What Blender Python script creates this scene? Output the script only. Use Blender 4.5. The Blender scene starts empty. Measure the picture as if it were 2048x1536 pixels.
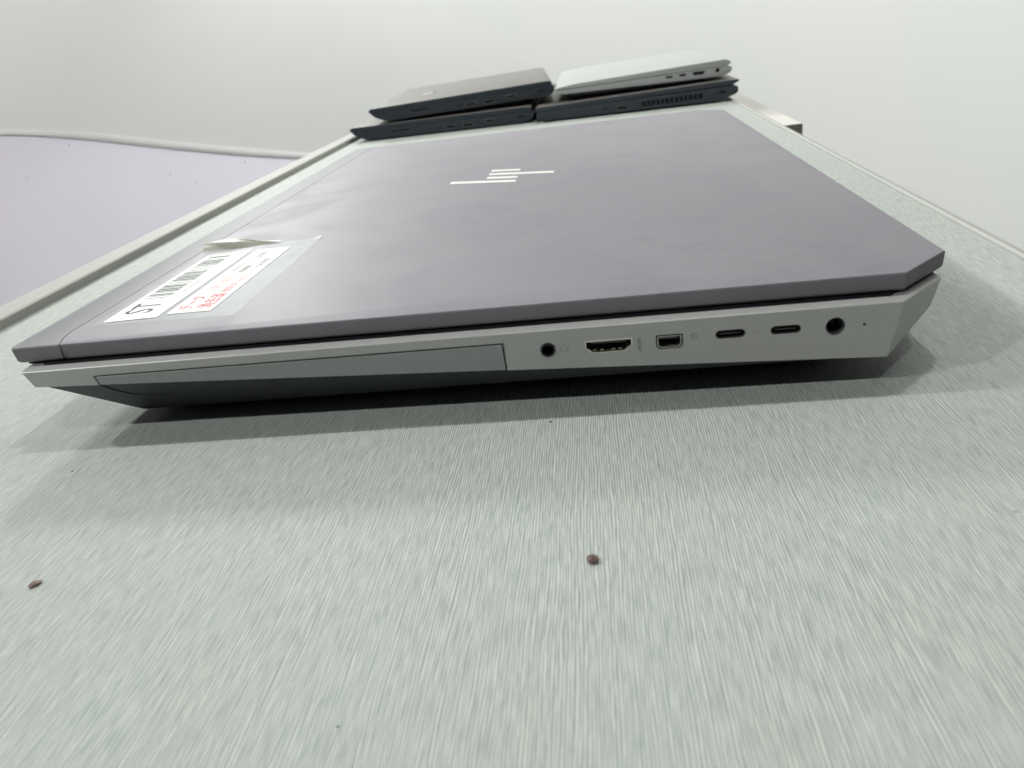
import bpy, bmesh, math, random
from mathutils import Matrix, Vector

random.seed(7)
scene = bpy.context.scene
COL = scene.collection
S = 0.001                                    # everything below is written in millimetres

# ------------------------------------------------------------------ camera
cam_d = bpy.data.cameras.new('camera')
cam = bpy.data.objects.new('camera', cam_d)
COL.objects.link(cam)
scene.camera = cam
cam_d.sensor_width = 36.0
cam_d.lens = 26.914
cam_d.clip_start = 0.01
cam_d.clip_end = 60
RIGHT = Vector((0.9895935, 0.0821274, -0.1181514))
DOWN = Vector((-0.0719840, -0.4284198, -0.9007080))
FWD = Vector((-0.1245912, 0.8998398, -0.4180496))
cam.matrix_world = Matrix((
    (RIGHT.x, -DOWN.x, -FWD.x, 0.18831),
    (RIGHT.y, -DOWN.y, -FWD.y, -0.21064),
    (RIGHT.z, -DOWN.z, -FWD.z, 0.10375),
    (0, 0, 0, 1)))
cam_d.dof.use_dof = True
cam_d.dof.focus_distance = 0.285
cam_d.dof.aperture_fstop = 24.0

# ------------------------------------------------------------------ world, lamps, exposure
world = bpy.data.worlds.new('World')
scene.world = world
world.use_nodes = True
bg = world.node_tree.nodes['Background']
bg.inputs[0].default_value = (0.93, 0.97, 1.0, 1)
bg.inputs[1].default_value = 0.015


def lamp(name, loc, power, radius, target=(0.14, 0.1, 0.0), color=(0.97, 1.0, 0.965)):
    d = bpy.data.lights.new(name, 'AREA')
    d.shape = 'DISK'
    d.size = radius * 2
    d.energy = power
    d.color = color
    o = bpy.data.objects.new(name, d)
    o.location = loc
    o.rotation_euler = (Vector(target) - Vector(loc)).to_track_quat('-Z', 'Y').to_euler()
    COL.objects.link(o)
    return o


def bulb(loc, power, radius, color=(0.97, 1.0, 0.965)):
    d = bpy.data.lights.new('ceiling_lamp', 'POINT')
    d.shadow_soft_size = radius
    d.energy = power
    d.color = color
    o = bpy.data.objects.new('ceiling_lamp', d)
    o.location = loc
    COL.objects.link(o)
    return o


# two rows of ceiling lamps, one above the table front, one further back, and a low lamp on the far wall
bulb((-2.10, -0.86, 1.93), 86, 0.035)
bulb((-1.30, -0.86, 1.93), 8, 0.03)
bulb((0.00, -0.86, 1.93), 5, 0.03)
bulb((0.38, -0.86, 1.93), 17, 0.03)
bulb((-2.20, 0.55, 1.93), 122, 0.06)
bulb((-1.31, 0.55, 1.93), 10.5, 0.05)
bulb((0.00, 0.55, 1.93), 6.5, 0.05)
bulb((0.42, 0.55, 1.93), 36, 0.05)
lamp('wall_lamp', (-0.85, 2.00, 1.12), 23, 0.13)

scene.view_settings.view_transform = 'Standard'
scene.view_settings.look = 'None'
scene.view_settings.exposure = 0.0
scene.view_settings.gamma = 1.0
scene.view_settings.use_curve_mapping = False


# ------------------------------------------------------------------ materials
def mat(name, color, rough=0.5, metal=0.0, spec=0.5, alpha=1.0, emit=None):
    m = bpy.data.materials.new(name)
    m.use_nodes = True
    b = m.node_tree.nodes['Principled BSDF']
    b.inputs['Base Color'].default_value = (*color, 1)
    b.inputs['Roughness'].default_value = rough
    b.inputs['Metallic'].default_value = metal
    b.inputs['Specular IOR Level'].default_value = spec
    b.inputs['Alpha'].default_value = alpha
    return m


def nd(m, kind, **kw):
    n = m.node_tree.nodes.new(kind)
    for k, v in kw.items():
        setattr(n, k, v)
    return n


def lk(m, a, b):
    m.node_tree.links.new(a, b)


def coords(m, scale, rot=(0, 0, 0)):
    tc = nd(m, 'ShaderNodeTexCoord')
    mp = nd(m, 'ShaderNodeMapping')
    mp.inputs['Scale'].default_value = scale
    mp.inputs['Rotation'].default_value = rot
    lk(m, tc.outputs['Object'], mp.inputs['Vector'])
    return mp.outputs['Vector']


def noise(m, vec, scale=1.0, detail=4.0, rough=0.5, dist=0.0):
    n = nd(m, 'ShaderNodeTexNoise')
    n.inputs['Scale'].default_value = scale
    n.inputs['Detail'].default_value = detail
    n.inputs['Roughness'].default_value = rough
    n.inputs['Distortion'].default_value = dist
    lk(m, vec, n.inputs['Vector'])
    return n.outputs['Fac']


def ramp(m, fac, stops):
    r = nd(m, 'ShaderNodeValToRGB')
    el = r.color_ramp.elements
    while len(el) < len(stops):
        el.new(0.5)
    for e, (p, c) in zip(el, stops):
        e.position = p
        e.color = (*c, 1) if len(c) == 3 else c
    lk(m, fac, r.inputs['Fac'])
    return r.outputs['Color']


def mixc(m, a, b, fac, blend='MIX'):
    n = nd(m, 'ShaderNodeMix', data_type='RGBA', blend_type=blend)
    for sock, v in ((n.inputs[0], fac), (n.inputs[6], a), (n.inputs[7], b)):
        if hasattr(v, 'is_output'):
            lk(m, v, sock)
        elif isinstance(v, (int, float)):
            sock.default_value = v
        else:
            sock.default_value = (*v, 1)
    return n.outputs[2]


def bump(m, height, strength, dist):
    b = nd(m, 'ShaderNodeBump')
    b.inputs['Strength'].default_value = strength
    b.inputs['Distance'].default_value = dist
    lk(m, height, b.inputs['Height'])
    lk(m, b.outputs['Normal'], m.node_tree.nodes['Principled BSDF'].inputs['Normal'])


def bsdf(m):
    return m.node_tree.nodes['Principled BSDF']


def fine_metal(name, color, rough, metal, grain=0.05, smudge=0.0, tint=None):
    m = mat(name, color, rough, metal)
    v = coords(m, (1, 1, 1))
    g = noise(m, v, 3200, 2, 0.6)
    dark = tuple(c * (1 - grain) for c in color)
    light = tuple(c * (1 + grain) for c in color)
    col = ramp(m, g, [(0.3, dark), (0.7, light)])
    big = noise(m, v, 9, 3, 0.55, 0.6)
    col = mixc(m, col, tint or tuple(c * 0.9 for c in color), ramp(m, big, [(0.42, (0, 0, 0)), (0.72, (0.35,) * 3)]))
    lk(m, col, bsdf(m).inputs['Base Color'])
    if smudge:
        sv = coords(m, (14, 11, 1), (0, 0, 0.5))
        sm = noise(m, sv, 1.5, 3, 0.5, 0.8)
        rr = ramp(m, sm, [(0.40, (rough - smudge * 0.5,) * 3), (0.52, (rough,) * 3), (0.60, (rough + smudge,) * 3)])
        lk(m, rr, bsdf(m).inputs['Roughness'])
        marks = noise(m, coords(m, (20, 26, 1), (0, 0, 0.7)), 1.0, 4, 0.55, 1.3)
        msk = ramp(m, marks, [(0.44, (0, 0, 0)), (0.50, (0.5,) * 3), (0.53, (0.12,) * 3), (0.64, (0, 0, 0))])
        area = ramp(m, noise(m, coords(m, (7, 6, 1)), 1.0, 1, 0.5), [(0.45, (0, 0, 0)), (0.6, (1, 1, 1))])
        col = mixc(m, col, tuple(c * 0.87 for c in color), mixc(m, msk, area, 1.0, 'MULTIPLY'))
        dust = noise(m, v, 700, 1, 0.4)
        col = mixc(m, col, (0.5, 0.5, 0.5), ramp(m, dust, [(0.78, (0, 0, 0)), (0.80, (0.4,) * 3)]))
        lk(m, col, bsdf(m).inputs['Base Color'])
    bump(m, g, 0.06, 0.0001)
    return m


M = {}
M['lid'] = fine_metal('lid_anodised', (0.262, 0.244, 0.276), 0.60, 0.12, 0.06, 0.04, (0.250, 0.236, 0.264))
bsdf(M['lid']).inputs['Specular IOR Level'].default_value = 0.5
M['strip'] = fine_metal('lid_strip_paint', (0.26, 0.255, 0.27), 0.6, 0.05, 0.04)
bsdf(M['strip']).inputs['Specular IOR Level'].default_value = 0.35
M['silver'] = fine_metal('warm_silver', (0.50, 0.497, 0.487), 0.40, 0.28, 0.05)
M['bay'] = fine_metal('bay_grey', (0.37, 0.375, 0.375), 0.45, 0.2, 0.04)
M['under'] = fine_metal('underbody_plastic', (0.055, 0.062, 0.066), 0.55, 0.0, 0.1)
M['gasket_and_shade'] = mat('gasket_and_shade_black', (0.012, 0.012, 0.018), 0.6)
M['rubber'] = mat('foot_rubber', (0.015, 0.015, 0.016), 0.7)
M['black'] = mat('port_plastic', (0.010, 0.010, 0.012), 0.45)
M['blue_black'] = mat('jack_plastic', (0.012, 0.012, 0.022), 0.35)
M['shell'] = mat('port_metal', (0.78, 0.76, 0.68), 0.38, 0.9)
M['gold'] = mat('contact_gold', (0.30, 0.25, 0.15), 0.35, 1.0)
M['tongue'] = mat('tongue_grey', (0.045, 0.045, 0.043), 0.4)
M['rim'] = mat('dark_port_metal', (0.30, 0.30, 0.28), 0.4, 0.8)
M['print'] = mat('pale_ink', (0.34, 0.335, 0.325), 0.6)
M['chrome'] = mat('logo_metal', (0.80, 0.80, 0.78), 0.35, 0.55)
M['paper'] = mat('label_paper', (0.86, 0.86, 0.85), 0.6)
M['ink'] = mat('black_ink', (0.025, 0.025, 0.027), 0.6)
M['greyink'] = mat('grey_ink', (0.25, 0.25, 0.26), 0.6)
M['red'] = mat('red_ink', (0.62, 0.06, 0.09), 0.6)
M['pinkink'] = mat('pale_red_ink', (0.70, 0.30, 0.32), 0.6)

# paper with the fine pink print pattern
m = mat('security_paper', (0.86, 0.8, 0.8), 0.6)
v = coords(m, (1, 1, 1))
n1 = noise(m, v, 900, 2, 0.5)
lk(m, ramp(m, n1, [(0.40, (0.87, 0.845, 0.84)), (0.62, (0.85, 0.74, 0.74))]), bsdf(m).inputs['Base Color'])
M['pinkpaper'] = m

# clear packing tape, a little cloudy
m = mat('clear_tape', (0.60, 0.61, 0.64), 0.5, 0.0, 0.2, 0.42)
v = coords(m, (1, 1, 1))
lk(m, ramp(m, noise(m, v, 60, 4, 0.6), [(0.3, (0.50,) * 3), (0.75, (0.62,) * 3)]), bsdf(m).inputs['Alpha'])
M['tape'] = m
m = mat('yellowed_tape', (0.5, 0.48, 0.40), 0.35, 0.0, 0.5, 0.88)
v = coords(m, (40, 300, 40), (0, 0, 0.15))
lk(m, ramp(m, noise(m, v, 1.4, 4, 0.6, 0.4), [(0.25, (0.20, 0.18, 0.14)), (0.5, (0.36, 0.34, 0.275)), (0.8, (0.50, 0.48, 0.41))]), bsdf(m).inputs['Base Color'])
M['fold'] = m

# striated pale laminate
m = mat('striated_laminate', (0.5, 0.52, 0.5), 0.58, 0.0, 0.14)
tc = nd(m, 'ShaderNodeTexCoord')
sep = nd(m, 'ShaderNodeSeparateXYZ')
lk(m, tc.outputs['Object'], sep.inputs[0])


def mth(op, a_, b_=None, c_=None):
    n = nd(m, 'ShaderNodeMath', operation=op)
    for i_, q_ in enumerate((a_, b_, c_)):
        if q_ is None:
            continue
        if hasattr(q_, 'is_output'):
            lk(m, q_, n.inputs[i_])
        else:
            n.inputs[i_].default_value = q_
    return n.outputs[0]


w1 = noise(m, coords(m, (500, 42, 1)), 1.0, 2, 0.5)
w2 = noise(m, coords(m, (60, 14, 1)), 1.0, 2, 0.5)
ph = mth('MULTIPLY', sep.outputs['X'], 2 * math.pi / 0.00066)
ph = mth('ADD', ph, mth('MULTIPLY', w1, 11.0))
ph = mth('ADD', ph, mth('MULTIPLY', w2, 26.0))
lines = mth('MULTIPLY_ADD', mth('SINE', ph), 0.5, 0.5)
brk = noise(m, coords(m, (2200, 125, 1)), 1.0, 2, 0.6)
st = mth('ADD', mth('MULTIPLY', lines, 0.33), mth('MULTIPLY', brk, 0.67))
base = ramp(m, st, [(0.33, (0.335, 0.360, 0.347)), (0.47, (0.405, 0.430, 0.412)), (0.54, (0.495, 0.515, 0.490)), (0.65, (0.645, 0.656, 0.618))])
cl = noise(m, coords(m, (45, 22, 45)), 1.0, 3, 0.6)
pk = ramp(m, cl, [(0.36, (0.925, 0.945, 0.945)), (0.5, (0.935, 0.94, 0.94)), (0.66, (0.945, 0.935, 0.928))])
lk(m, mixc(m, base, pk, 1.0, 'MULTIPLY'), bsdf(m).inputs['Base Color'])
bump(m, st, 0.3, 0.0002)
M['laminate'] = m

# walls
m = mat('white_wall_paint', (0.74, 0.75, 0.73), 0.75, 0.0, 0.25)
v = coords(m, (1, 1, 1))
wn = noise(m, v, 1.6, 3, 0.5)
lk(m, ramp(m, wn, [(0.35, (0.80, 0.805, 0.79)), (0.65, (0.83, 0.82, 0.80))]), bsdf(m).inputs['Base Color'])
bump(m, noise(m, v, 260, 4, 0.6), 0.15, 0.0008)
M['wall'] = m
m = mat('lilac_wall_paint', (0.62, 0.585, 0.66), 0.7, 0.0, 0.3)
v = coords(m, (1, 1, 1))
lk(m, ramp(m, noise(m, v, 3, 4, 0.5), [(0.35, (0.62, 0.59, 0.665)), (0.65, (0.645, 0.605, 0.675))]), bsdf(m).inputs['Base Color'])
bump(m, noise(m, v, 220, 4, 0.6), 0.15, 0.0008)
M['lilac'] = m
M['trim'] = mat('plaster_trim', (0.56, 0.555, 0.55), 0.8)
M['lip'] = mat('beige_edging', (0.40, 0.39, 0.37), 0.65)
M['lipside'] = mat('edging_shade_grey', (0.34, 0.34, 0.31), 0.55)
M['edge'] = mat('white_edging', (0.52, 0.52, 0.50), 0.6)
m = mat('grey_wood', (0.3, 0.28, 0.25), 0.7)
lk(m, ramp(m, noise(m, coords(m, (600, 60, 20)), 1.0, 4, 0.6), [(0.3, (0.16, 0.15, 0.135)), (0.7, (0.33, 0.31, 0.28))]), bsdf(m).inputs['Base Color'])
M['wood'] = m
M['wood_top'] = mat('painted_wood', (0.66, 0.63, 0.60), 0.7)
M['nail'] = mat('dark_speck', (0.2, 0.19, 0.2), 0.6)

# other laptops
M['dark'] = fine_metal('slate_plastic', (0.030, 0.037, 0.050), 0.5, 0.0, 0.08)
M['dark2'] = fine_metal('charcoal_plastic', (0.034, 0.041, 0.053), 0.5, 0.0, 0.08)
M['darklid'] = fine_metal('charcoal_lid', (0.17, 0.158, 0.15), 0.45, 0.10, 0.05)  # lid tops paler than the sides: grazing reflection put into the colour
M['pale'] = fine_metal('pale_silver', (0.49, 0.50, 0.495), 0.40, 0.30, 0.03)
m = mat('brown_crumb', (0.10, 0.055, 0.04), 0.6)
lk(m, ramp(m, noise(m, coords(m, (1, 1, 1)), 900, 3, 0.6), [(0.35, (0.09, 0.052, 0.04)), (0.65, (0.26, 0.17, 0.135))]), bsdf(m).inputs['Base Color'])
M['crumb'] = m
M['fluff'] = mat('pale_fluff', (0.42, 0.42, 0.41), 0.9)
M['speck'] = mat('dark_dust', (0.05, 0.05, 0.05), 0.8)


# ------------------------------------------------------------------ helpers
def thing(name, label, cat, loc=(0, 0, 0), group=None):
    o = bpy.data.objects.new(name, None)
    o.empty_display_size = 0.02
    o.location = [c * S for c in loc]
    COL.objects.link(o)
    o['label'] = label
    o['category'] = cat
    if group:
        o['group'] = group
    return o


def to_obj(name, bm, material, parent=None, smooth=30, bevel=0.0, seg=2, bangle=25):
    if bevel:
        es = [e for e in bm.edges if len(e.link_faces) == 2 and e.calc_face_angle(0) > math.radians(bangle)]
        bmesh.ops.bevel(bm, geom=es, offset=bevel, segments=seg, profile=0.6, affect='EDGES', clamp_overlap=True)
    bmesh.ops.scale(bm, vec=(S, S, S), verts=bm.verts)
    me = bpy.data.meshes.new(name)
    bm.to_mesh(me)
    bm.free()
    o = bpy.data.objects.new(name, me)
    COL.objects.link(o)
    for mt in (material if isinstance(material, (list, tuple)) else [material]):
        me.materials.append(mt)
    if parent:
        o.parent = parent
    if smooth:
        for p in me.polygons:
            p.use_smooth = True
        me.set_sharp_from_angle(angle=math.radians(smooth))
    return o


def struct(o):
    o['kind'] = 'structure'
    return o


def loft(loops, cap=True):
    """closed loops of equal length, first to last; returns bmesh"""
    bm = bmesh.new()
    vs = [[bm.verts.new(p) for p in lp] for lp in loops]
    n = len(loops[0])
    for a, b in zip(vs, vs[1:]):
        for i in range(n):
            bm.faces.new((a[i], a[(i + 1) % n], b[(i + 1) % n], b[i]))
    if cap:
        bm.faces.new(list(reversed(vs[0])))
        bm.faces.new(vs[-1])
    bmesh.ops.recalc_face_normals(bm, faces=bm.faces)
    return bm


def box(x0, x1, y0, y1, z0, z1):
    return loft([[(x0, y0, z0), (x1, y0, z0), (x1, y1, z0), (x0, y1, z0)],
                 [(x0, y0, z1), (x1, y0, z1), (x1, y1, z1), (x0, y1, z1)]])


def ext_y(poly, y0, y1):
    """xz polygon extruded along y"""
    return loft([[(x, y0, z) for x, z in poly], [(x, y1, z) for x, z in poly]])


def circle(cx, cz, r, n=28):
    return [(cx + r * math.cos(2 * math.pi * i / n), cz + r * math.sin(2 * math.pi * i / n)) for i in range(n)]


def stadium(cx, cz, w, h, n=8):
    r = h / 2
    out = []
    for sx, a0 in ((1, -90), (-1, 90)):
        for i in range(n + 1):
            a = math.radians(a0 + 180 * i / n)
            out.append((cx + sx * (w / 2 - r) + r * math.cos(a), cz + r * math.sin(a)))
    return out


def scale_poly(poly, d):
    """inset a convex-ish polygon by about d towards its centre"""
    cx = sum(p[0] for p in poly) / len(poly)
    cz = sum(p[1] for p in poly) / len(poly)
    hx = max(abs(p[0] - cx) for p in poly)
    hz = max(abs(p[1] - cz) for p in poly)
    return [(cx + (x - cx) * (hx - d) / hx, cz + (z - cz) * (hz - d) / hz) for x, z in poly]


def ring_y(poly, thick, y0, y1):
    """a hollow sleeve following an xz outline"""
    inn = scale_poly(poly, thick)
    bm = bmesh.new()
    L = [[bm.verts.new((x, y, z)) for x, z in pl] for pl, y in ((poly, y0), (poly, y1), (inn, y1), (inn, y0))]
    n = len(poly)
    for k in range(4):
        a, b = L[k], L[(k + 1) % 4]
        for i in range(n):
            bm.faces.new((a[i], a[(i + 1) % n], b[(i + 1) % n], b[i]))
    bmesh.ops.recalc_face_normals(bm, faces=bm.faces)
    return bm


def cut(o, cutters):
    """boolean-subtract bmeshes from an object and bake the result"""
    tmp = []
    for bm in cutters:
        c = to_obj('cutter', bm, [], None, 0)
        if o.parent:
            c.parent = o.parent
        tmp.append(c)
        md = o.modifiers.new('cut', 'BOOLEAN')
        md.operation = 'DIFFERENCE'
        md.solver = 'EXACT'
        md.object = c
    dg = bpy.context.evaluated_depsgraph_get()
    dg.update()
    me = bpy.data.meshes.new_from_object(o.evaluated_get(dg))
    o.modifiers.clear()
    old = o.data
    name = old.name
    o.data = me
    bpy.data.meshes.remove(old)
    me.name = name
    for c in tmp:
        d = c.data
        bpy.data.objects.remove(c)
        bpy.data.meshes.remove(d)
    for p in me.polygons:
        p.use_smooth = True
    me.set_sharp_from_angle(angle=math.radians(25))
    return o


def text_part(name, body, size, origin, xdir, ydir, material, parent, align='LEFT', stretch=1.0, off=0.0):
    """flat lettering as mesh; size in mm, xdir/ydir the reading and up directions"""
    cu = bpy.data.curves.new(name, 'FONT')
    cu.body = body
    cu.size = size
    cu.align_x = align
    cu.offset = off
    cu.resolution_u = 3
    t = bpy.data.objects.new(name, cu)
    COL.objects.link(t)
    dg = bpy.context.evaluated_depsgraph_get()
    dg.update()
    me = bpy.data.meshes.new_from_object(t.evaluated_get(dg))
    bpy.data.objects.remove(t)
    bpy.data.curves.remove(cu)
    X, Y, O = Vector(xdir), Vector(ydir), Vector(origin)
    for vtx in me.vertices:
        x, y = vtx.co.x * stretch, vtx.co.y
        vtx.co = (O + X * x + Y * y) * S
    me.materials.clear()
    me.materials.append(material)
    me.name = name
    o = bpy.data.objects.new(name, me)
    COL.objects.link(o)
    o.parent = parent
    return o


def flat_polys(polys):
    bm = bmesh.new()
    for pl in polys:
        bm.faces.new([bm.verts.new(p) for p in pl])
    return bm


def tube(pts, r, n=8):
    loops = []
    for i, p in enumerate(pts):
        p = Vector(p)
        a = Vector(pts[max(i - 1, 0)])
        b = Vector(pts[min(i + 1, len(pts) - 1)])
        t = (b - a).normalized()
        u = t.cross(Vector((0, 0, 1)))
        if u.length < 1e-4:
            u = t.cross(Vector((1, 0, 0)))
        u.normalize()
        w = u.cross(t)
        loops.append([p + u * (r * math.cos(2 * math.pi * k / n)) + w * (r * math.sin(2 * math.pi * k / n)) for k in range(n)])
    return loft(loops)


# ------------------------------------------------------------------ setting: wall
XW, YB, RC = 720.0, 2280.0, 1400.0
plan = [(XW, 250.0)]
plan += [(XW, y) for y in (400, 600)]
plan += [(XW - RC + RC * math.cos(math.radians(a)), YB - RC + RC * math.sin(math.radians(a))) for a in range(0, 91, 3)]
plan += [(x, YB) for x in (-900, -1100, -1500, -1900, -2300, -2800)]
bm = bmesh.new()
zs = (-900, -300, 0, 400, 1000, 2300)
grid = [[bm.verts.new((x, y, z)) for z in zs] for x, y in plan]
outer = [[bm.verts.new((x + (60 if y < YB - 1 else 0), y + (60 if x < XW - 1 else 0), z)) for z in zs] for x, y in plan]
for i in range(len(plan) - 1):
    for k in range(len(zs) - 1):
        bm.faces.new((grid[i][k], grid[i + 1][k], grid[i + 1][k + 1], grid[i][k + 1]))
        bm.faces.new((outer[i][k], outer[i][k + 1], outer[i + 1][k + 1], outer[i + 1][k]))
for i in range(len(plan) - 1):
    bm.faces.new((grid[i][0], outer[i][0], outer[i + 1][0], grid[i + 1][0]))
    bm.faces.new((grid[i][-1], grid[i + 1][-1], outer[i + 1][-1], outer[i][-1]))
bmesh.ops.recalc_face_normals(bm, faces=bm.faces)
wall = struct(to_obj('wall', bm, M['wall'], None, 40))

wave_lo = [(-2800, 20), (-2300, 14), (-1950, 3), (-1742, -12.8), (-1639, -25.6), (-1521, -44.8), (-1404, -66.9), (-1240, -102),
           (-1076, -135.5), (-945, -160.6), (-814, -182.5), (-683, -201.2), (-500, -222), (-250, -236), (-60, -240)]
wave_hi = [(-2800, 29.0), (-2300, 24.0), (-1950, 14.0), (-1742, -1.7), (-1639, -12.0), (-1521, -26.0), (-1404, -45.0), (-1240, -80.0),
           (-1076, -113.5), (-945, -139.0), (-814, -163.0), (-683, -184.7), (-500, -206.0), (-250, -221.0), (-60, -225.0)]


def subdiv(pts, k=4):
    out = []
    for i in range(len(pts) - 1):
        p0, p1, p2, p3 = pts[max(i - 1, 0)], pts[i], pts[i + 1], pts[min(i + 2, len(pts) - 1)]
        for j in range(k):
            t = j / k
            out.append(tuple(0.5 * (2 * b + (c - a) * t + (2 * a - 5 * b + 4 * c - d) * t * t + (3 * b - a - 3 * c + d) * t ** 3)
                             for a, b, c, d in zip(p0, p1, p2, p3)))
    return out + [pts[-1]]


wl, wh = subdiv(wave_lo), subdiv(wave_hi)
SLOPE = 0.66  # forward lean of the lilac panel, shaped to catch more lamp light


def yw(x):
    """face of the wall, which curves round towards the right-hand side"""
    xc = XW - RC
    return YB if x <= xc else YB - RC + math.sqrt(RC * RC - (x - xc) ** 2)


def lilac_y(x, zw, z):
    return yw(x) - 9 - max(0.0, zw - z) * SLOPE


bm = bmesh.new()
zrow = [0, 0.05, 0.2, 0.45, 0.7, 1.0]
fr, bk = [], []
for x, zw in wl:
    fr.append([bm.verts.new((x, lilac_y(x, zw, zw + (-900 - zw) * q), zw + (-900 - zw) * q)) for q in zrow])
    bk.append([bm.verts.new((x, yw(x) - 0.5, zw + (-900 - zw) * q)) for q in zrow])
for i in range(len(wl) - 1):
    for k in range(len(zrow) - 1):
        bm.faces.new((fr[i][k], fr[i + 1][k], fr[i + 1][k + 1], fr[i][k + 1]))
        bm.faces.new((bk[i][k], bk[i][k + 1], bk[i + 1][k + 1], bk[i + 1][k]))
    bm.faces.new((fr[i][0], bk[i][0], bk[i + 1][0], fr[i + 1][0]))
    bm.faces.new((fr[i][-1], fr[i + 1][-1], bk[i + 1][-1], bk[i][-1]))
for i in (0, -1):
    for k in range(len(zrow) - 1):
        bm.faces.new((fr[i][k], fr[i][k + 1], bk[i][k + 1], bk[i][k]))
bmesh.ops.recalc_face_normals(bm, faces=bm.faces)
panel = to_obj('lilac_slope', bm, M['lilac'], wall, 40)
loops = []
for (x0, z0), (x1, z1) in zip(wl, wh):
    Y = yw(x0)
    loops.append([(x0, Y - 0.6, z0 - 1), (x0, Y - 13, z0 - 0.5), (x0, Y - 15, z0 + (z1 - z0) * 0.35),
                  (x1, Y - 10, z0 + (z1 - z0) * 0.8), (x1, Y - 0.6, z1)])
to_obj('plaster_trim', loft(loops), M['trim'], wall, 50)


def wave_z(x):
    for (xa, za), (xb, zb) in zip(wl, wl[1:]):
        if xa <= x <= xb:
            return za + (zb - za) * (x - xa) / (xb - xa)
    return wl[-1][1]


for x, y, z in ((-1501, 2258, -68), (-1637, 2191, -148), (-1169, 2222, -191), (-1084, 2211, -225), (-925, 2258, -183)):
    bm = bmesh.new()
    bmesh.ops.create_icosphere(bm, subdivisions=1, radius=2.3 + random.random())
    bmesh.ops.translate(bm, verts=bm.verts, vec=(x, y, z))
    to_obj('nail_head', bm, M['nail'], wall, 0)

# ------------------------------------------------------------------ table
XL, XR = -105.0, 350.0
table = thing('table', 'pale grey-green striated table top that carries all the laptops', 'table', (0, 0, 0))
to_obj('table_top', box(XL - 17, XR, -420, 1120, -26, 0), M['laminate'], table, 0)
lip_poly = [(XL - 17.5, -26), (XL - 17.5, 4.2), (XL - 16.5, 5.0), (XL - 1.0, 5.0), (XL, 4.3), (XL, 0.15), (XL - 1.5, 0.15), (XL - 16, 0.15), (XL - 16.9, -26)]
bm = bmesh.new()
A = [bm.verts.new((x, -420, z)) for x, z in lip_poly]
B = [bm.verts.new((x, 1120, z)) for x, z in lip_poly]
for i in range(len(lip_poly)):
    j = (i + 1) % len(lip_poly)
    fc = bm.faces.new((A[i], A[j], B[j], B[i]))
    fc.material_index = 1 if i in (4,) else 0  # inner face greyer, the shadow of the step put into its colour
bm.faces.new(A)
bm.faces.new(list(reversed(B)))
bmesh.ops.recalc_face_normals(bm, faces=bm.faces)
lip = to_obj('raised_edging', bm, [M['lip'], M['lipside']], table, 30)
lip['label'] = 'beige raised edging along one side of the table'
bm = ext_y([(XR + 0.05, -24), (XR + 2.2, -24), (XR + 2.2, 1.0), (XR + 1.9, 1.3), (XR + 0.4, 1.3), (XR + 0.05, 1.1)], -420, 1120)
to_obj('edge_strip', bm, M['edge'], table, 30)
to_obj('edge_gap_line', box(XR + 2.25, XR + 4.6, -420, 1120, -24, 0.7), M['lipside'], table, 0)  # strip put in for the dark gap and contact shadow along the edge

bat = thing('wooden_batten', 'greyish wooden batten fixed along the far right table edge', 'batten', (XR + 5, 600, 0))
bm = box(-0.3, 41.0, 0, 640, -60, -14.0)
for fc in bm.faces:
    fc.material_index = 1 if fc.normal.z > 0.5 else 0
to_obj('batten_block', bm, [M['wood'], M['wood_top']], bat, 0, 0.0)

# ------------------------------------------------------------------ the large laptop
LT = 31.0
lap = thing('laptop', 'large closed grey laptop with chamfered rear corner and taped labels on its lid', 'laptop', (0, 0, 0))
W, D, CH = 288.0, 417.0, 16.5


def outline(inset=0.0, r=2.2, x0=0.0):
    """plan outline of lid: rounded front corners, chamfered rear corners"""
    i = inset
    k = i * 0.414
    pts = []
    for a in (180, 205, 230, 250, 270):
        pts.append((x0 + i + r + r * math.cos(math.radians(a)), i + r + r * math.sin(math.radians(a))))
    pts += [(W - CH - k, i), (W - i, CH + k), (W - i, D - CH - k), (W - CH - k, D - i)]
    for a in (90, 110, 130, 155, 180):
        pts.append((x0 + i + r + r * math.cos(math.radians(a)), D - i - r + r * math.sin(math.radians(a))))
    return pts


def lp(z, inset=0.0, r=2.2):
    return [(x, y, z) for x, y in outline(inset, r)]


lid = to_obj('lid', loft([lp(26.2, 1.3), lp(25.7, 0.7), lp(26.3, 0.25), lp(30.35, 0.0), lp(30.8, 0.18), lp(31.0, 0.62)]), M['lid'], lap, 24)
# antenna strip at the front of the lid, split off by a seam
def strip_line(y):
    d = min(y, D - y)
    return 14.6 + (3.6 * (1 - d / 12.0) ** 1.6 if d < 12 else 0.0)


def cut_poly(gap, z0, z1, yext=3):
    ys = [-yext] + [0, 1, 2.5, 4, 6, 8, 10, 12, 60, 200, 350, D - 12, D - 10, D - 8, D - 6, D - 4, D - 2.5, D - 1, D] + [D + yext]
    cl = [(strip_line(min(max(y, 0), D)), y) for y in ys]
    left = [(x - gap / 2, y) for x, y in cl]
    right = [(x + gap / 2, y) for x, y in reversed(cl)]
    pl = left + right
    return loft([[(x, y, z0) for x, y in pl], [(x, y, z1) for x, y in pl]])


def cut_left(z0, z1):
    ys = [-3, 0, 1, 2.5, 4, 6, 8, 10, 12, 60, 200, 350, D - 12, D - 10, D - 8, D - 6, D - 4, D - 2.5, D - 1, D, D + 3]
    pl = [(strip_line(min(max(y, 0), D)), y) for y in ys] + [(-4, D + 3), (-4, -3)]
    return loft([[(x, y, z0) for x, y in pl], [(x, y, z1) for x, y in pl]])


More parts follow.
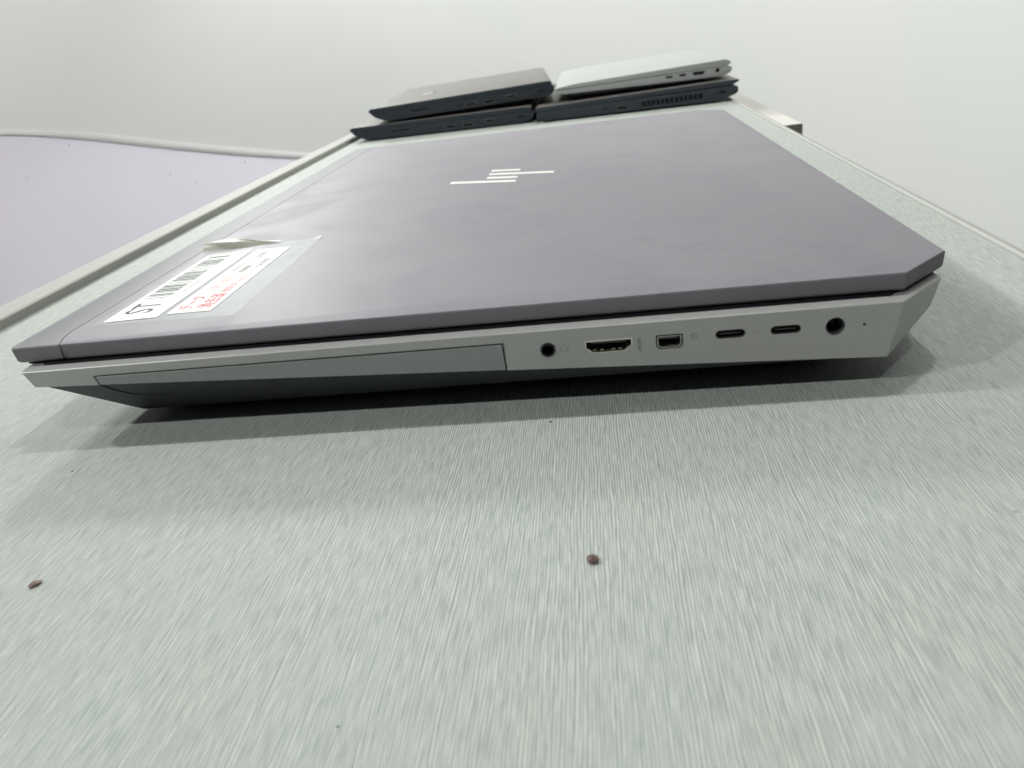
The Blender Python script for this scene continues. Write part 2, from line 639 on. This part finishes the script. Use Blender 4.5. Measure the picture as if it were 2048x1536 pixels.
def cut_right(z0, z1):
    ys = [-3, 0, 1, 2.5, 4, 6, 8, 10, 12, 60, 200, 350, D - 12, D - 10, D - 8, D - 6, D - 4, D - 2.5, D - 1, D, D + 3]
    pl = [(strip_line(min(max(y, 0), D)) - 0.35, y) for y in ys] + [(W + 4, D + 3), (W + 4, -3)]
    return loft([[(x, y, z0) for x, y in pl], [(x, y, z1) for x, y in pl]])


strip = to_obj('lid_strip', loft([lp(26.2, 1.3), lp(25.7, 0.7), lp(26.3, 0.25), lp(30.35, 0.0), lp(30.8, 0.18), lp(31.0, 0.62)]), M['strip'], lap, 24)
cut(lid, [cut_left(20, 40)])
cut(strip, [cut_right(20, 40)])
to_obj('seam_filler', cut_poly(1.2, 26.0, 30.3, -0.25), M['gasket_and_shade'], lap, 0)

# logo bars, inlaid on the lid
for x0, x1, yc in ((110.2, 147.6, 206.5), (130.2, 147.6, 217.6), (130.2, 167.4, 228.7), (130.2, 147.6, 239.8)):
    sl, hw = -0.37, 2.9
    pl = [(x0, yc + sl * (x0 - 130) - hw), (x1, yc + sl * (x1 - 130) - hw), (x1, yc + sl * (x1 - 130) + hw), (x0, yc + sl * (x0 - 130) + hw)]
    to_obj('logo_bar', loft([[(x, y, 30.9) for x, y in pl], [(x, y, 31.12) for x, y in pl]]), M['chrome'], lid, 0)

# rubber gasket in the gap between lid and base
def glp(z, i):
    return [(x, y, z) for x, y in outline(i, 2.2)]
to_obj('gasket_and_shade', loft([glp(24.5, 2.2), glp(25.9, 2.2)]), M['gasket_and_shade'], lap, 20)

# base
def zlow(x):
    return 17.0 - (17.0 - 5.7) * (x / 268.5)


def base_loop(kind):
    """points run as in outline(): five front-near, near chamfer, rear chamfer, and mirrored"""
    top = outline(0.0, 2.2)
    if kind == 'deck':
        return [(x, y, 22.62) for x, y in outline(8.6, 2.0)]
    if kind == 'deck2':
        return [(x, y, 22.62) for x, y in outline(6.0, 2.0)]
    if kind == 'ridge':
        return [(x, y, 22.52) for x, y in outline(0.22, 2.2)]
    if kind == 'ridge2':
        return [(x, y, 22.3) for x, y in outline(0.0, 2.2)]
    out = []
    for i, (x, y) in enumerate(top):
        if i < 5 or i > 8:
            x2, y2, z = x + 2.2 - (0.6 if i in (4, 9) else 0), y + (0.5 if y < D / 2 else -0.5), 17.0
            z = zlow(x2)
        elif i in (5, 8):
            x2, y2, z = 268.5, (0.5 if i == 5 else D - 0.5), 5.7
        else:
            x2, y2, z = 286.0, (17.0 if i == 6 else D - 17.0), 13.6
        out.append((x2, y2, z))
    return out


def moved(v):
    """the base is a little wider than the lid: carry a nominal point out to the real side faces"""
    x, y, z = v
    return (188.3 + (x - 188.3) * 0.9716, y - 6.0 if y < D / 2 else y + 6.0, 103.75 + (z - 103.75) * 0.9716)


def widen(o):
    for vtx in o.data.vertices:
        vtx.co = Vector(moved(vtx.co / S)) * S
    return o


low = base_loop('low')
to_obj('gasket_and_shade', loft([[moved((x, y, z)) for x, y in outline(i_, 2.2)] for z, i_ in ((22.3, 4.7), (22.8, 4.7), (22.9, 5.0))]), M['gasket_and_shade'], lap, 20)  # black strip on the ledge, standing in for the shade below the lid
base_o = to_obj('base', loft([low, base_loop('ridge2'), base_loop('ridge'), base_loop('deck2'), base_loop('deck')]), M['silver'], lap, 25)

HD = [(-7.2, 2.1), (7.2, 2.1), (7.2, -0.35), (6.5, -0.75), (5.9, -1.3), (5.3, -2.0), (4.9, -2.2), (-4.9, -2.2), (-5.3, -2.0), (-5.9, -1.3), (-6.5, -0.75), (-7.2, -0.35)]
hdmi = [(189.2 + x, 15.95 + z) for x, z in HD][::-1]
DP = [(-3.9, 2.0), (-3.6, 2.3), (3.6, 2.3), (3.9, 2.0), (3.9, -1.2), (3.6, -1.8), (2.9, -2.25), (-2.9, -2.25), (-3.6, -1.8), (-3.9, -1.2)]
dport = [(206.9 + x, 15.75 + z) for x, z in DP][::-1]
usb1, usb2 = stadium(224.3, 16.7, 8.6, 2.7), stadium(239.8, 16.7, 8.6, 2.7)
jack, power, led = circle(171.2, 16.1, 2.3), circle(253.5, 16.5, 2.75), circle(261.4, 16.4, 0.45, 12)
BX0, BX1, BT = 25.1, 157.6, 19.2
bay_hole = [(BX0 - 0.2, BT + 0.2), (BX1 + 0.55, BT + 0.2), (BX1 + 0.75, 2.0), (BX0 + 3.2, 2.0)]
cut(base_o, [ext_y(bay_hole, -3, 2.6)] + [ext_y(p, -3, 7) for p in (hdmi, dport, usb1, usb2, jack, power)] + [ext_y(led, -3, 2)])

# drive bay cover, set in the opening with a hairline gap all round
bz = lambda x: zlow(x)
bmv = []
front = [(BX0 + 0.35, BT - 0.35), (BX1 - 0.05, BT - 0.35), (BX1 + 0.2, bz(BX1)), (BX0 + 1.0, bz(BX0 + 1.0))]
def ysurf(x, z):
    zb = zlow(x)
    return 0.5 * (21.7 - z) / (21.7 - zb)
bay = to_obj('drive_bay_cover', loft([[(x, ysurf(x, z) + 0.1, z) for x, z in front], [(x, 2.5, z) for x, z in front]]), M['bay'], lap, 20, 0.12, 1)
bay['label'] = 'slim grey cover panel of the drive bay'

# underbody
ub_top = []
for (x, y, z) in map(moved, low):
    yy = y + (0.7 if y < D / 2 else -0.7)
    ub_top.append((x + (0.6 if x < 100 else -0.9), yy, z + 0.5))
ub_bot, ub_mid = [], []
for i, (x, y, z) in enumerate(low):
    near = y < D / 2
    if i < 5 or i > 8:
        ub_bot.append((33 - (1.5 if i not in (0, 13) else 0) + (0.2 * i if near else 0.2 * (13 - i)), 8.5 + (0.25 * (4 - i)) if near else D - 8.5 - 0.25 * (i - 9), 2.6))
    elif i in (5, 8):
        ub_bot.append((252, 8.5 if near else D - 8.5, 2.6))
    else:
        ub_bot.append((262, 22 if near else D - 22, 2.6))
under = to_obj('underbody', loft([ub_bot, ub_top]), M['under'], lap, 20, 0.35, 2)
# seam of the bay on the sloping underside
def ub_point(x, z):
    zt = 103.75 + (zlow(x) - 103.75) * 0.9716 + 0.5
    t = (zt - z) / (zt - 2.6)
    return (x, -4.8 + t * 13.3 - 0.03, z)
pts = [ub_point(29.8, 17.7), ub_point(32, 14.4), ub_point(36, 11.8), ub_point(42, 10.8), ub_point(80, 9.6), ub_point(120, 8.4), ub_point(157, 7.4)]
to_obj('underside_seam', tube(pts, 0.16, 6), M['gasket_and_shade'], under, 40)
for x0, x1, y0, y1 in ((38, 52, 24, 150), (38, 52, D - 150, D - 24), (238, 250, 26, 160), (238, 250, D - 160, D - 26)):
    to_obj('rubber_foot', box(x0, x1, y0, y1, 0, 2.9), M['rubber'], lap, 0, 0.4, 1)

# ports
t = to_obj('headphone_jack', ring_y(circle(171.2, 16.1, 2.28), 0.55, 0.06, 5.5), M['blue_black'], lap, 40)
to_obj('jack_floor', ext_y(circle(171.2, 16.1, 1.9), 4.6, 5.2), M['black'], t, 40)
t = to_obj('hdmi_port', ring_y(scale_poly(hdmi, 0.12), 0.46, 0.35, 6.6), M['shell'], lap, 30)
to_obj('port_floor', ext_y(scale_poly(hdmi, 0.2), 5.6, 6.4), M['black'], t, 0)
to_obj('port_tongue', box(183.9, 194.5, 1.6, 5.7, 16.2, 17.1), M['tongue'], t, 0, 0.1, 1)
to_obj('port_lining', ext_y([(182.4, 17.9), (196.0, 17.9), (196.0, 17.4), (182.4, 17.4)], 0.7, 5.6), M['black'], t, 0)
for xx in (184.9, 187.2, 190.6, 192.6):
    to_obj('spring_tab', ext_y([(xx - 0.55, 14.25), (xx + 0.55, 14.25), (xx + 0.45, 14.75), (xx - 0.45, 14.75)], 1.0, 4.2), M['gold'], t, 0)
t = to_obj('display_port', ring_y(scale_poly(dport, 0.45), 0.30, 0.25, 6.6), mat('dull_metal', (0.46, 0.46, 0.42), 0.4, 0.8), lap, 30)
to_obj('port_rim', ring_y(scale_poly(dport, 0.03), 0.36, 0.5, 6.4), M['black'], t, 0)
to_obj('port_floor', ext_y(scale_poly(dport, 0.6), 5.6, 6.4), M['black'], t, 0)
to_obj('port_tongue', box(204.3, 209.5, 1.4, 5.7, 16.1, 17.2), M['tongue'], t, 0, 0.1, 1)
for cx, us in ((224.3, usb1), (239.8, usb2)):
    t = to_obj('usb_port', ring_y(scale_poly(us, 0.03), 0.26, 0.25, 6.6), mat('usb_metal', (0.10, 0.10, 0.10), 0.35, 0.6), lap, 40)
    to_obj('port_floor', ext_y(scale_poly(us, 0.2), 5.8, 6.4), M['black'], t, 0)
    to_obj('port_tongue', box(cx - 3.1, cx + 3.1, 0.8, 5.9, 16.4, 17.0), M['tongue'], t, 0, 0.08, 1)
t = to_obj('power_socket', ring_y(circle(253.5, 16.5, 2.73), 0.3, 0.4, 6.6), mat('socket_grey', (0.14, 0.145, 0.145), 0.4, 0.3), lap, 40)
to_obj('socket_floor', ext_y(circle(253.5, 16.5, 2.4), 6.0, 6.5), M['black'], t, 40)
to_obj('socket_pin', ext_y(circle(253.5, 16.5, 0.35, 10), 3.5, 6.1), M['black'], t, 40)
to_obj('indicator_light', ext_y(circle(261.4, 16.4, 0.44, 12), 0.55, 1.5), mat('indicator_lens', (0.06, 0.06, 0.06), 0.3), lap, 40)

# tiny pale port marks printed beside the ports
ysf = lambda x, z: ysurf(x, z) - 0.02
pts = []
for i in range(13):
    a = math.radians(180 - i * 15)
    pts.append((176.1 + 1.1 * math.cos(a), 16.3 + 1.1 * math.sin(a)))
polys = []
for (xa, za), (xb, zb) in zip(pts, pts[1:]):
    cx, cz = 176.1, 16.3
    f = 0.86
    polys.append([(x, ysf(x, z), z) for x, z in ((xa, za), (xb, zb), (cx + (xb - cx) * f, cz + (zb - cz) * f), (cx + (xa - cx) * f, cz + (za - cz) * f))])
for sx in (-1, 1):
    polys.append([(x, ysf(x, z), z) for x, z in ((176.1 + sx * 1.2, 16.3), (176.1 + sx * 0.7, 16.3), (176.1 + sx * 0.7, 15.2), (176.1 + sx * 1.2, 15.2))])
to_obj('headphone_mark', flat_polys(polys), M['print'], base_o, 0)
text_part('port_lettering', 'HDMI', 1.75, (198.8, ysf(198, 16) - 0.03, 13.4), (0, 0, 1), (-1, 0, 0), M['print'], base_o)
polys = []
for q in range(16):
    a0, a1 = 2 * math.pi * q / 16, 2 * math.pi * (q + 1) / 16
    polys.append([(213.9 + r * math.cos(a), ysf(214, 16.9), 16.9 + r * math.sin(a)) for r, a in ((0.95, a0), (0.95, a1), (0.75, a1), (0.75, a0))])
polys.append([(213.5, ysf(214, 17), 16.5), (213.7, ysf(214, 17), 16.5), (213.7, ysf(214, 17), 17.3), (213.5, ysf(214, 17), 17.3)])
to_obj('display_mark', flat_polys(polys), M['print'], base_o, 0)
for xx in (232.2,):
    text_part('port_mark', 'ss', 1.1, (xx - 0.8, ysf(xx, 17) - 0.03, 16.4), (1, 0, 0), (0, 0, 1), M['print'], base_o)

for o in [base_o, bay] + [c for c in lap.children if c.name.split('.')[0] in
                         ('headphone_jack', 'hdmi_port', 'display_port', 'usb_port', 'power_socket', 'indicator_light')]:
    widen(o)
    for c in o.children:
        widen(c)

# ---- labels under clear tape
UPX = (-1, 0, 0)
RDY = (0, 1, 0)
lab1 = to_obj('asset_label', loft([[(22.0, 17.8, 31.14), (41.0, 18.6, 31.14), (40.7, 104.5, 31.14), (21.6, 106.5, 31.14)],
                                   [(22.0, 17.8, 31.22), (41.0, 18.6, 31.22), (40.7, 104.5, 31.22), (21.6, 106.5, 31.22)]]), M['paper'], lap, 0)
lab1['label'] = 'white barcode label with large letters ST'
ZP = 31.25
text_part('letters_print', 'ST', 14.2, (35.0, 24.2, ZP), RDY, UPX, M['ink'], lab1, stretch=0.78, off=0.12)
polys = []
y = 41.0
rng = random.Random(11)
while y < 97:
    w = rng.choice((0.7, 0.7, 1.5, 0.7, 1.4))
    y1 = min(y + w, 98)
    polys.append([(24.0, y, ZP), (33.6, y, ZP), (33.6, y1, ZP), (24.0, y1, ZP)])
    y = y1 + rng.choice((0.6, 0.7, 1.2, 0.6, 1.6))
to_obj('barcode_print', flat_polys(polys), M['ink'], lab1, 0)
text_part('number_print', '60104704627', 3.0, (37.6, 46.0, ZP), RDY, UPX, M['greyink'], lab1, stretch=1.05)
text_part('number_print', '3013', 2.4, (36.2, 88.0, ZP), RDY, UPX, M['greyink'], lab1)
lab2 = to_obj('notice_label', loft([[(43.2, 20.8, 31.14), (59.2, 20.6, 31.14), (58.4, 100.4, 31.14), (42.9, 101.0, 31.14)],
                                    [(43.2, 20.8, 31.22), (59.2, 20.6, 31.22), (58.4, 100.4, 31.22), (42.9, 101.0, 31.22)]]), M['pinkpaper'], lap, 0)
lab2['label'] = 'white notice label with red and black Japanese print'
text_part('red_print', 'データ', 6.0, (49.9, 24.0, ZP), RDY, UPX, M['red'], lab2, off=0.11, stretch=0.82)
text_part('red_print', '消去済', 6.4, (57.0, 24.2, ZP), RDY, UPX, M['red'], lab2, off=0.13, stretch=0.80)
text_part('red_print', '(正規)', 4.6, (50.2, 40.6, ZP), RDY, UPX, M['pinkink'], lab2, stretch=0.9)
text_part('red_print', '確認済', 3.9, (56.2, 41.0, ZP), RDY, UPX, M['red'], lab2, stretch=0.9)
text_part('red_print', '(認定)', 4.2, (50.2, 53.0, ZP), RDY, UPX, M['pinkink'], lab2, stretch=0.85)
text_part('red_print', '証書あり', 3.2, (56.0, 53.0, ZP), RDY, UPX, M['pinkink'], lab2, stretch=0.9)
text_part('black_print', '(一般社団法人)', 3.4, (47.6, 66.0, ZP), RDY, UPX, M['greyink'], lab2, stretch=0.78)
text_part('black_print', '情報機器リユース', 3.2, (51.6, 66.0, ZP), RDY, UPX, M['ink'], lab2, stretch=0.72)
text_part('black_print', '(ﾃﾞｰﾀ消去管理)', 3.4, (56.2, 67.0, ZP), RDY, UPX, M['ink'], lab2, stretch=0.78)
text_part('black_print', '認定番号', 3.2, (50.4, 87.0, ZP), RDY, UPX, M['ink'], lab2, stretch=0.75)
text_part('black_print', 'センター', 3.2, (55.4, 87.5, ZP), RDY, UPX, M['greyink'], lab2, stretch=0.75)
text_part('black_print', 'へ', 3.0, (57.2, 95.5, ZP), RDY, UPX, M['ink'], lab2)

# sheet of clear tape that backs both labels, its far corner lifted and folded
NX, NY = 44, 60
bm = bmesh.new()
vs = []
for j in range(NY + 1):
    t_ = j / NY
    row = []
    for i in range(NX + 1):
        s_ = i / NX
        xl = 19.6 + (17.4 - 19.6) * t_
        xr = 70.4 + (68.4 - 70.4) * t_
        x = xl + (xr - xl) * s_
        yn = 15.0 - 1.0 * s_ + 0.5 * math.sin(s_ * 23) * 0.3
        yf = 108.6 + 5.0 * s_ ** 1.5
        yy = yn + (yf - yn) * t_
        lift = max(0.0, (t_ - 0.86) / 0.14) ** 1.6 * 3.0 * math.exp(-((s_ - 0.16) / 0.24) ** 2)
        lift += max(0.0, (t_ - 0.93) / 0.07) ** 2 * 0.9 * math.exp(-((s_ - 1.0) / 0.05) ** 2)
        z = 31.07 + lift + 0.015 * math.sin(s_ * 31 + t_ * 17) + 0.015 * math.sin(t_ * 60 + s_ * 7)
        row.append(bm.verts.new((x, yy, z)))
    vs.append(row)
for j in range(NY):
    for i in range(NX):
        bm.faces.new((vs[j][i], vs[j][i + 1], vs[j + 1][i + 1], vs[j + 1][i]))
tape = to_obj('clear_tape', bm, M['tape'], lap, 180)
tape['label'] = 'clear packing tape sheet around both labels'
bm = bmesh.new()
vs = []
NJ = 12
for i in range(41):
    s_ = i / 40
    x = 17.2 + 33.0 * s_
    h = 3.4 * math.exp(-((s_ - 0.30) / 0.46) ** 2) + 0.4 * (1 - s_)
    wid = 7.8 * math.exp(-((s_ - 0.30) / 0.52) ** 2) + 0.6
    row = []
    for j in range(NJ + 1):
        q = j / NJ
        yy = 109.4 + 2.0 * s_ - wid * (1 - q) + 0.35 * math.sin(s_ * 9 + q * 4)
        z = 31.5 + h * math.sin(q * math.pi * 0.5) ** 1.3 + 0.16 * math.sin(q * 11 + s_ * 5) * h / 3.6 + 0.10 * math.sin(s_ * 13 + 1.0)
        row.append(bm.verts.new((x - 1.2 * q * (1 - s_), yy, z)))
    vs.append(row)
for i in range(40):
    for j in range(NJ):
        bm.faces.new((vs[i][j], vs[i + 1][j], vs[i + 1][j + 1], vs[i][j + 1]))
fold = to_obj('tape_fold', bm, M['fold'], tape, 180)
fold['label'] = 'yellowed crumpled fold at the lifted end of the tape'
# ------------------------------------------------------------------ the four laptops stacked behind


def rounded(poly, r, n=4):
    """round the corners of an xz polygon"""
    out = []
    m_ = len(poly)
    for i in range(m_):
        p0, p1, p2 = (Vector(poly[(i + k) % m_]) for k in (-1, 0, 1))
        a, b = (p0 - p1), (p2 - p1)
        d = min(r, a.length * 0.45, b.length * 0.45)
        A_, B_ = p1 + a.normalized() * d, p1 + b.normalized() * d
        for k in range(n + 1):
            t = k / n
            q = A_ * (1 - t) ** 2 + p1 * 2 * t * (1 - t) + B_ * t * t
            out.append((q.x, q.y))
    return out


def slab(name, prof, w, material, parent, bev=0.8):
    bm = ext_y(prof, 0, w)
    return to_obj(name, bm, material, parent, 35, bev, 2, 50)


def port(name, x, z, w, h, parent, body, material, rim=None, round_=True):
    pl = stadium(x, z, w, h, 4) if round_ else [(x - w / 2, z - h / 2), (x + w / 2, z - h / 2), (x + w / 2, z + h / 2), (x - w / 2, z + h / 2)]
    o = to_obj(name, ext_y(scale_poly(pl, 0.02), 2.0, 3.2), material, parent, 0)
    if rim:
        to_obj('port_rim', ring_y(scale_poly(pl, 0.05), 0.3, -0.15, 2.1), rim, o, 30)
    return ext_y(pl, -2, 3)


def dark_laptop(label, loc, rz=0.0, tilt=0.0, mirror=None):
    """wedge-fronted dark laptop, front edge at x=0, hinge at x=226, ports on the y=0 side"""
    t = thing('laptop', label, 'laptop', loc, 'laptops stacked behind the large one')
    t.rotation_euler = (0, -math.radians(tilt), math.radians(rz))
    w = 330
    lidp = rounded([(0.6, 12.6), (-0.2, 15.4), (3, 17.6), (217, 18.6), (222.5, 17.8), (222.5, 13.6)], 1.0, 3)
    basep = rounded([(1.2, 12.4), (6.5, 7.4), (17, 2.6), (27, 1.6), (213, 1.6), (222, 3.8), (225.5, 7.6), (225.2, 12.6), (222.4, 13.2)], 2.2, 3)
    l = slab('lid', lidp, w, [M['dark'], M['darklid']], t, 0.5)
    for p in l.data.polygons:
        if p.normal.z > 0.6:
            p.material_index = 1
    b = slab('base', basep, w, M['dark'], t, 0.8)
    cuts = []
    cuts.append(port('card_slot', 62, 9.0, 23, 1.3, t, b, M['black'], None, False))
    cuts.append(port('headphone_jack', 110, 6.4, 3.4, 3.3, t, b, M['black']))
    for xx in (124, 146):
        cuts.append(port('usb_port', xx, 6.0, 13, 4.4, t, b, M['black'], M['rim'], False))
    hd = [(172.5 + x * 0.93, 7.9 + z * 0.95) for x, z in HD][::-1]
    o = to_obj('hdmi_port', ext_y(scale_poly(hd, 0.1), 2.0, 3.2), M['black'], t, 0)
    to_obj('port_rim', ring_y(scale_poly(hd, 0.05), 0.5, -0.2, 2.1), M['rim'], o, 20)
    cuts.append(ext_y(hd, -2, 3))
    cuts.append(port('usb_port', 190, 7.2, 8.4, 2.6, t, b, M['black'], M['rim']))
    cuts.append(port('lock_slot', 209, 8.6, 5.6, 2.6, t, b, M['black'], None, False))
    cut(b, cuts)
    for x0, x1 in ((30, 40), (196, 206)):
        for y0 in (14, w - 74):
            to_obj('rubber_foot', box(x0, x1, y0, y0 + 60, 0, 1.9), M['rubber'], t, 0)
    return t


dark_laptop('dark wedge-fronted laptop under another, bottom left of the rear stack', (-101.5, 745, 0))
ul = dark_laptop('dark laptop with brownish lid and small round mark, tilted on top of another', (-74.5, 748, 18.6), 4.2, 1.55)
lidm = [c for c in ul.children if c.name.startswith('lid')][0]
pl = [(50, 118), (57, 112), (70, 128), (63, 134)]
bm = loft([[(x, y, 17.6 + 1.0 * x / 217 + 0.20) for x, y in pl], [(x, y, 17.6 + 1.0 * x / 217 + 0.42) for x, y in pl]])
to_obj('logo', bm, M['chrome'], lidm, 0)
bm = loft([[(x, y, 17.6 + 1.0 * 67 / 217 + z) for x, y in circle(67.5, 134, 3.6, 14)] for z in (0.2, 0.6)])
to_obj('logo_dot', bm, M['ink'], lidm, 0)

# lower right: dark laptop with side vent
lr = thing('laptop', 'charcoal laptop with a row of side vent slots, under the silver one', 'laptop', (127, 730, 0), 'laptops stacked behind the large one')
w = 345
lidp = rounded([(0, 12.8), (-0.4, 15.2), (1.5, 17.4), (228, 23.0), (231.5, 22.6), (231.0, 20.6), (224, 17.6)], 0.9, 3)
basep = rounded([(0.8, 12.4), (0.8, 6.0), (5, 2.6), (14, 2.0), (203, 2.0), (216, 4.0), (227, 7.2), (230.5, 9.6), (230.5, 15.0), (227, 16.9)], 1.6, 3)
l = slab('lid', lidp, w, [M['dark2'], M['darklid']], lr, 0.5)
for p in l.data.polygons:
    if p.normal.z > 0.6:
        p.material_index = 1
b = slab('base', basep, w, M['dark2'], lr, 0.8)
cuts = [port('headphone_jack', 80, 7.2, 3.4, 3.3, lr, b, M['black']),
        port('usb_port', 100, 6.6, 13, 4.2, lr, b, M['black'], M['rim'], False),
        port('lock_slot', 213, 11.0, 6.0, 2.2, lr, b, M['black'], None, False),
        ext_y([(122.5, 5.6), (190.5, 6.8), (190.5, 12.2), (122.5, 11.0)], -2, 6)]
cut(b, cuts)
to_obj('vent_backing', ext_y([(122.6, 5.7), (190.4, 6.9), (190.4, 12.1), (122.6, 10.9)], 4.6, 5.8), M['black'], lr, 0)
for k in range(12):
    xx = 122.5 + 68.0 * (k + 1) / 13
    dz = 1.2 * (k + 1) / 13
    to_obj('vent_fin', box(xx - 0.85, xx + 0.85, 0.1, 4.7, 5.5 + dz, 11.1 + dz), M['dark2'], lr, 0)
for x0, x1 in ((8, 18), (200, 207)):
    for y0 in (6, w - 66):
        to_obj('rubber_foot', box(x0, x1, y0, y0 + 60, 0, 2.3), M['rubber'], lr, 0)
to_obj('hinge_line', box(3, 224, 0.25, w - 0.25, 12.6, 14.6), M['black'], lr, 0)

# upper right: slim pale silver laptop
ur = thing('laptop', 'slim pale silver laptop resting on top of the vented charcoal one', 'laptop', (150, 747, 22), 'laptops stacked behind the large one')
w = 318
lidp = rounded([(1.0, 10.4), (0.4, 11.8), (2.0, 12.6), (26, 15.4), (196, 22.2), (201.5, 20.0), (202.0, 16.8), (198, 15.4)], 1.6, 4)
basep = rounded([(0.6, 9.8), (-0.4, 8.8), (3.0, 6.6), (14, 5.2), (150, 4.6), (190, 4.6), (198, 6.0), (203, 9.0), (203.5, 13.6), (199, 14.9)], 2.0, 4)
slab('lid', lidp, w, M['pale'], ur, 1.6)
b = slab('base', basep, w, M['pale'], ur, 1.2)
cuts = []
for xx in (133, 148.2):
    cuts.append(port('usb_port', xx, 10.2 + (xx - 133) * 0.03, 8.4, 2.6, ur, b, M['black'], None))
hd = [(166.2 + x * 0.95, 10.7 + z * 0.9) for x, z in HD][::-1]
to_obj('hdmi_port', ext_y(scale_poly(hd, 0.1), 2.0, 3.2), M['black'], ur, 0)
cuts.append(ext_y(hd, -2, 3))
cuts.append(port('power_socket', 187.2, 11.4, 5.0, 4.9, ur, b, M['black']))
cut(b, cuts)
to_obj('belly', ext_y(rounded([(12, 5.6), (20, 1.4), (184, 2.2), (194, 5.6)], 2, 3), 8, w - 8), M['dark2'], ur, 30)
for x0, x1, z0 in ((24, 34, -2.6), (172, 182, 0.9)):
    for y0 in (20, w - 80):
        to_obj('rubber_foot', box(x0, x1, y0, y0 + 60, z0, 2.4), M['rubber'], ur, 0)

# ------------------------------------------------------------------ crumbs on the table


def crumb(name, label, x, y, r, h, material, seed, stretch=1.0, rot=0.0, cat='crumb', group=None):
    rg = random.Random(seed)
    bm = bmesh.new()
    bmesh.ops.create_icosphere(bm, subdivisions=2, radius=1.0)
    dents = [(Vector((rg.uniform(-1, 1), rg.uniform(-1, 1), rg.uniform(0, 1))).normalized(), rg.uniform(0.5, 0.85)) for _ in range(7)]
    for vv in bm.verts:
        k = 0.92 + 0.16 * rg.random()
        for dv, lim in dents:
            dd = vv.co.dot(dv)
            if dd > lim:
                vv.co -= dv * (dd - lim) * 0.9
        vv.co = Vector((vv.co.x * r * stretch * k, vv.co.y * r * k, max(-0.9, vv.co.z) * h * 0.5 * k + h * 0.45))
    zmin = min(vv.co.z for vv in bm.verts)
    for vv in bm.verts:
        vv.co.z -= zmin
    o = to_obj(name, bm, material, None, 0)
    o.location = (x * S, y * S, 0.00002)
    o.rotation_euler = (0, 0, rot)
    o['label'] = label
    o['category'] = cat
    if group:
        o['group'] = group
    return o


crumb('crumb', 'dark brown crumb on the table in front of the laptop ports', 182.4, -79.3, 1.35, 1.7, M['crumb'], 3, 1.0, 0.5)
crumb('crumb', 'small brown elongated crumb near the left edge of the picture', 52.7, -79.2, 1.1, 1.0, M['crumb'], 9, 1.5, 0.9)
crumb('dust_speck', 'tiny dark speck just in front of the headphone jack shadow', 171.1, -15.3, 0.35, 0.3, M['speck'], 4, 1.6, 0.1, 'speck')
crumb('dust_speck', 'tiny dark speck left of the laptop shadow', 27.8, -26.6, 0.25, 0.2, M['speck'], 5, 1.8, 0.3, 'speck')
crumb('dust_speck', 'tiny dark speck at the bottom of the picture, left of centre', 138.4, -120.6, 0.2, 0.12, M['speck'], 6, 1.5, 0.8, 'speck')
crumb('dust_speck', 'tiny pale fluff on the table by the right picture edge', 270.9, -68.7, 0.5, 0.15, M['fluff'], 8, 2.2, 0.2, 'speck')
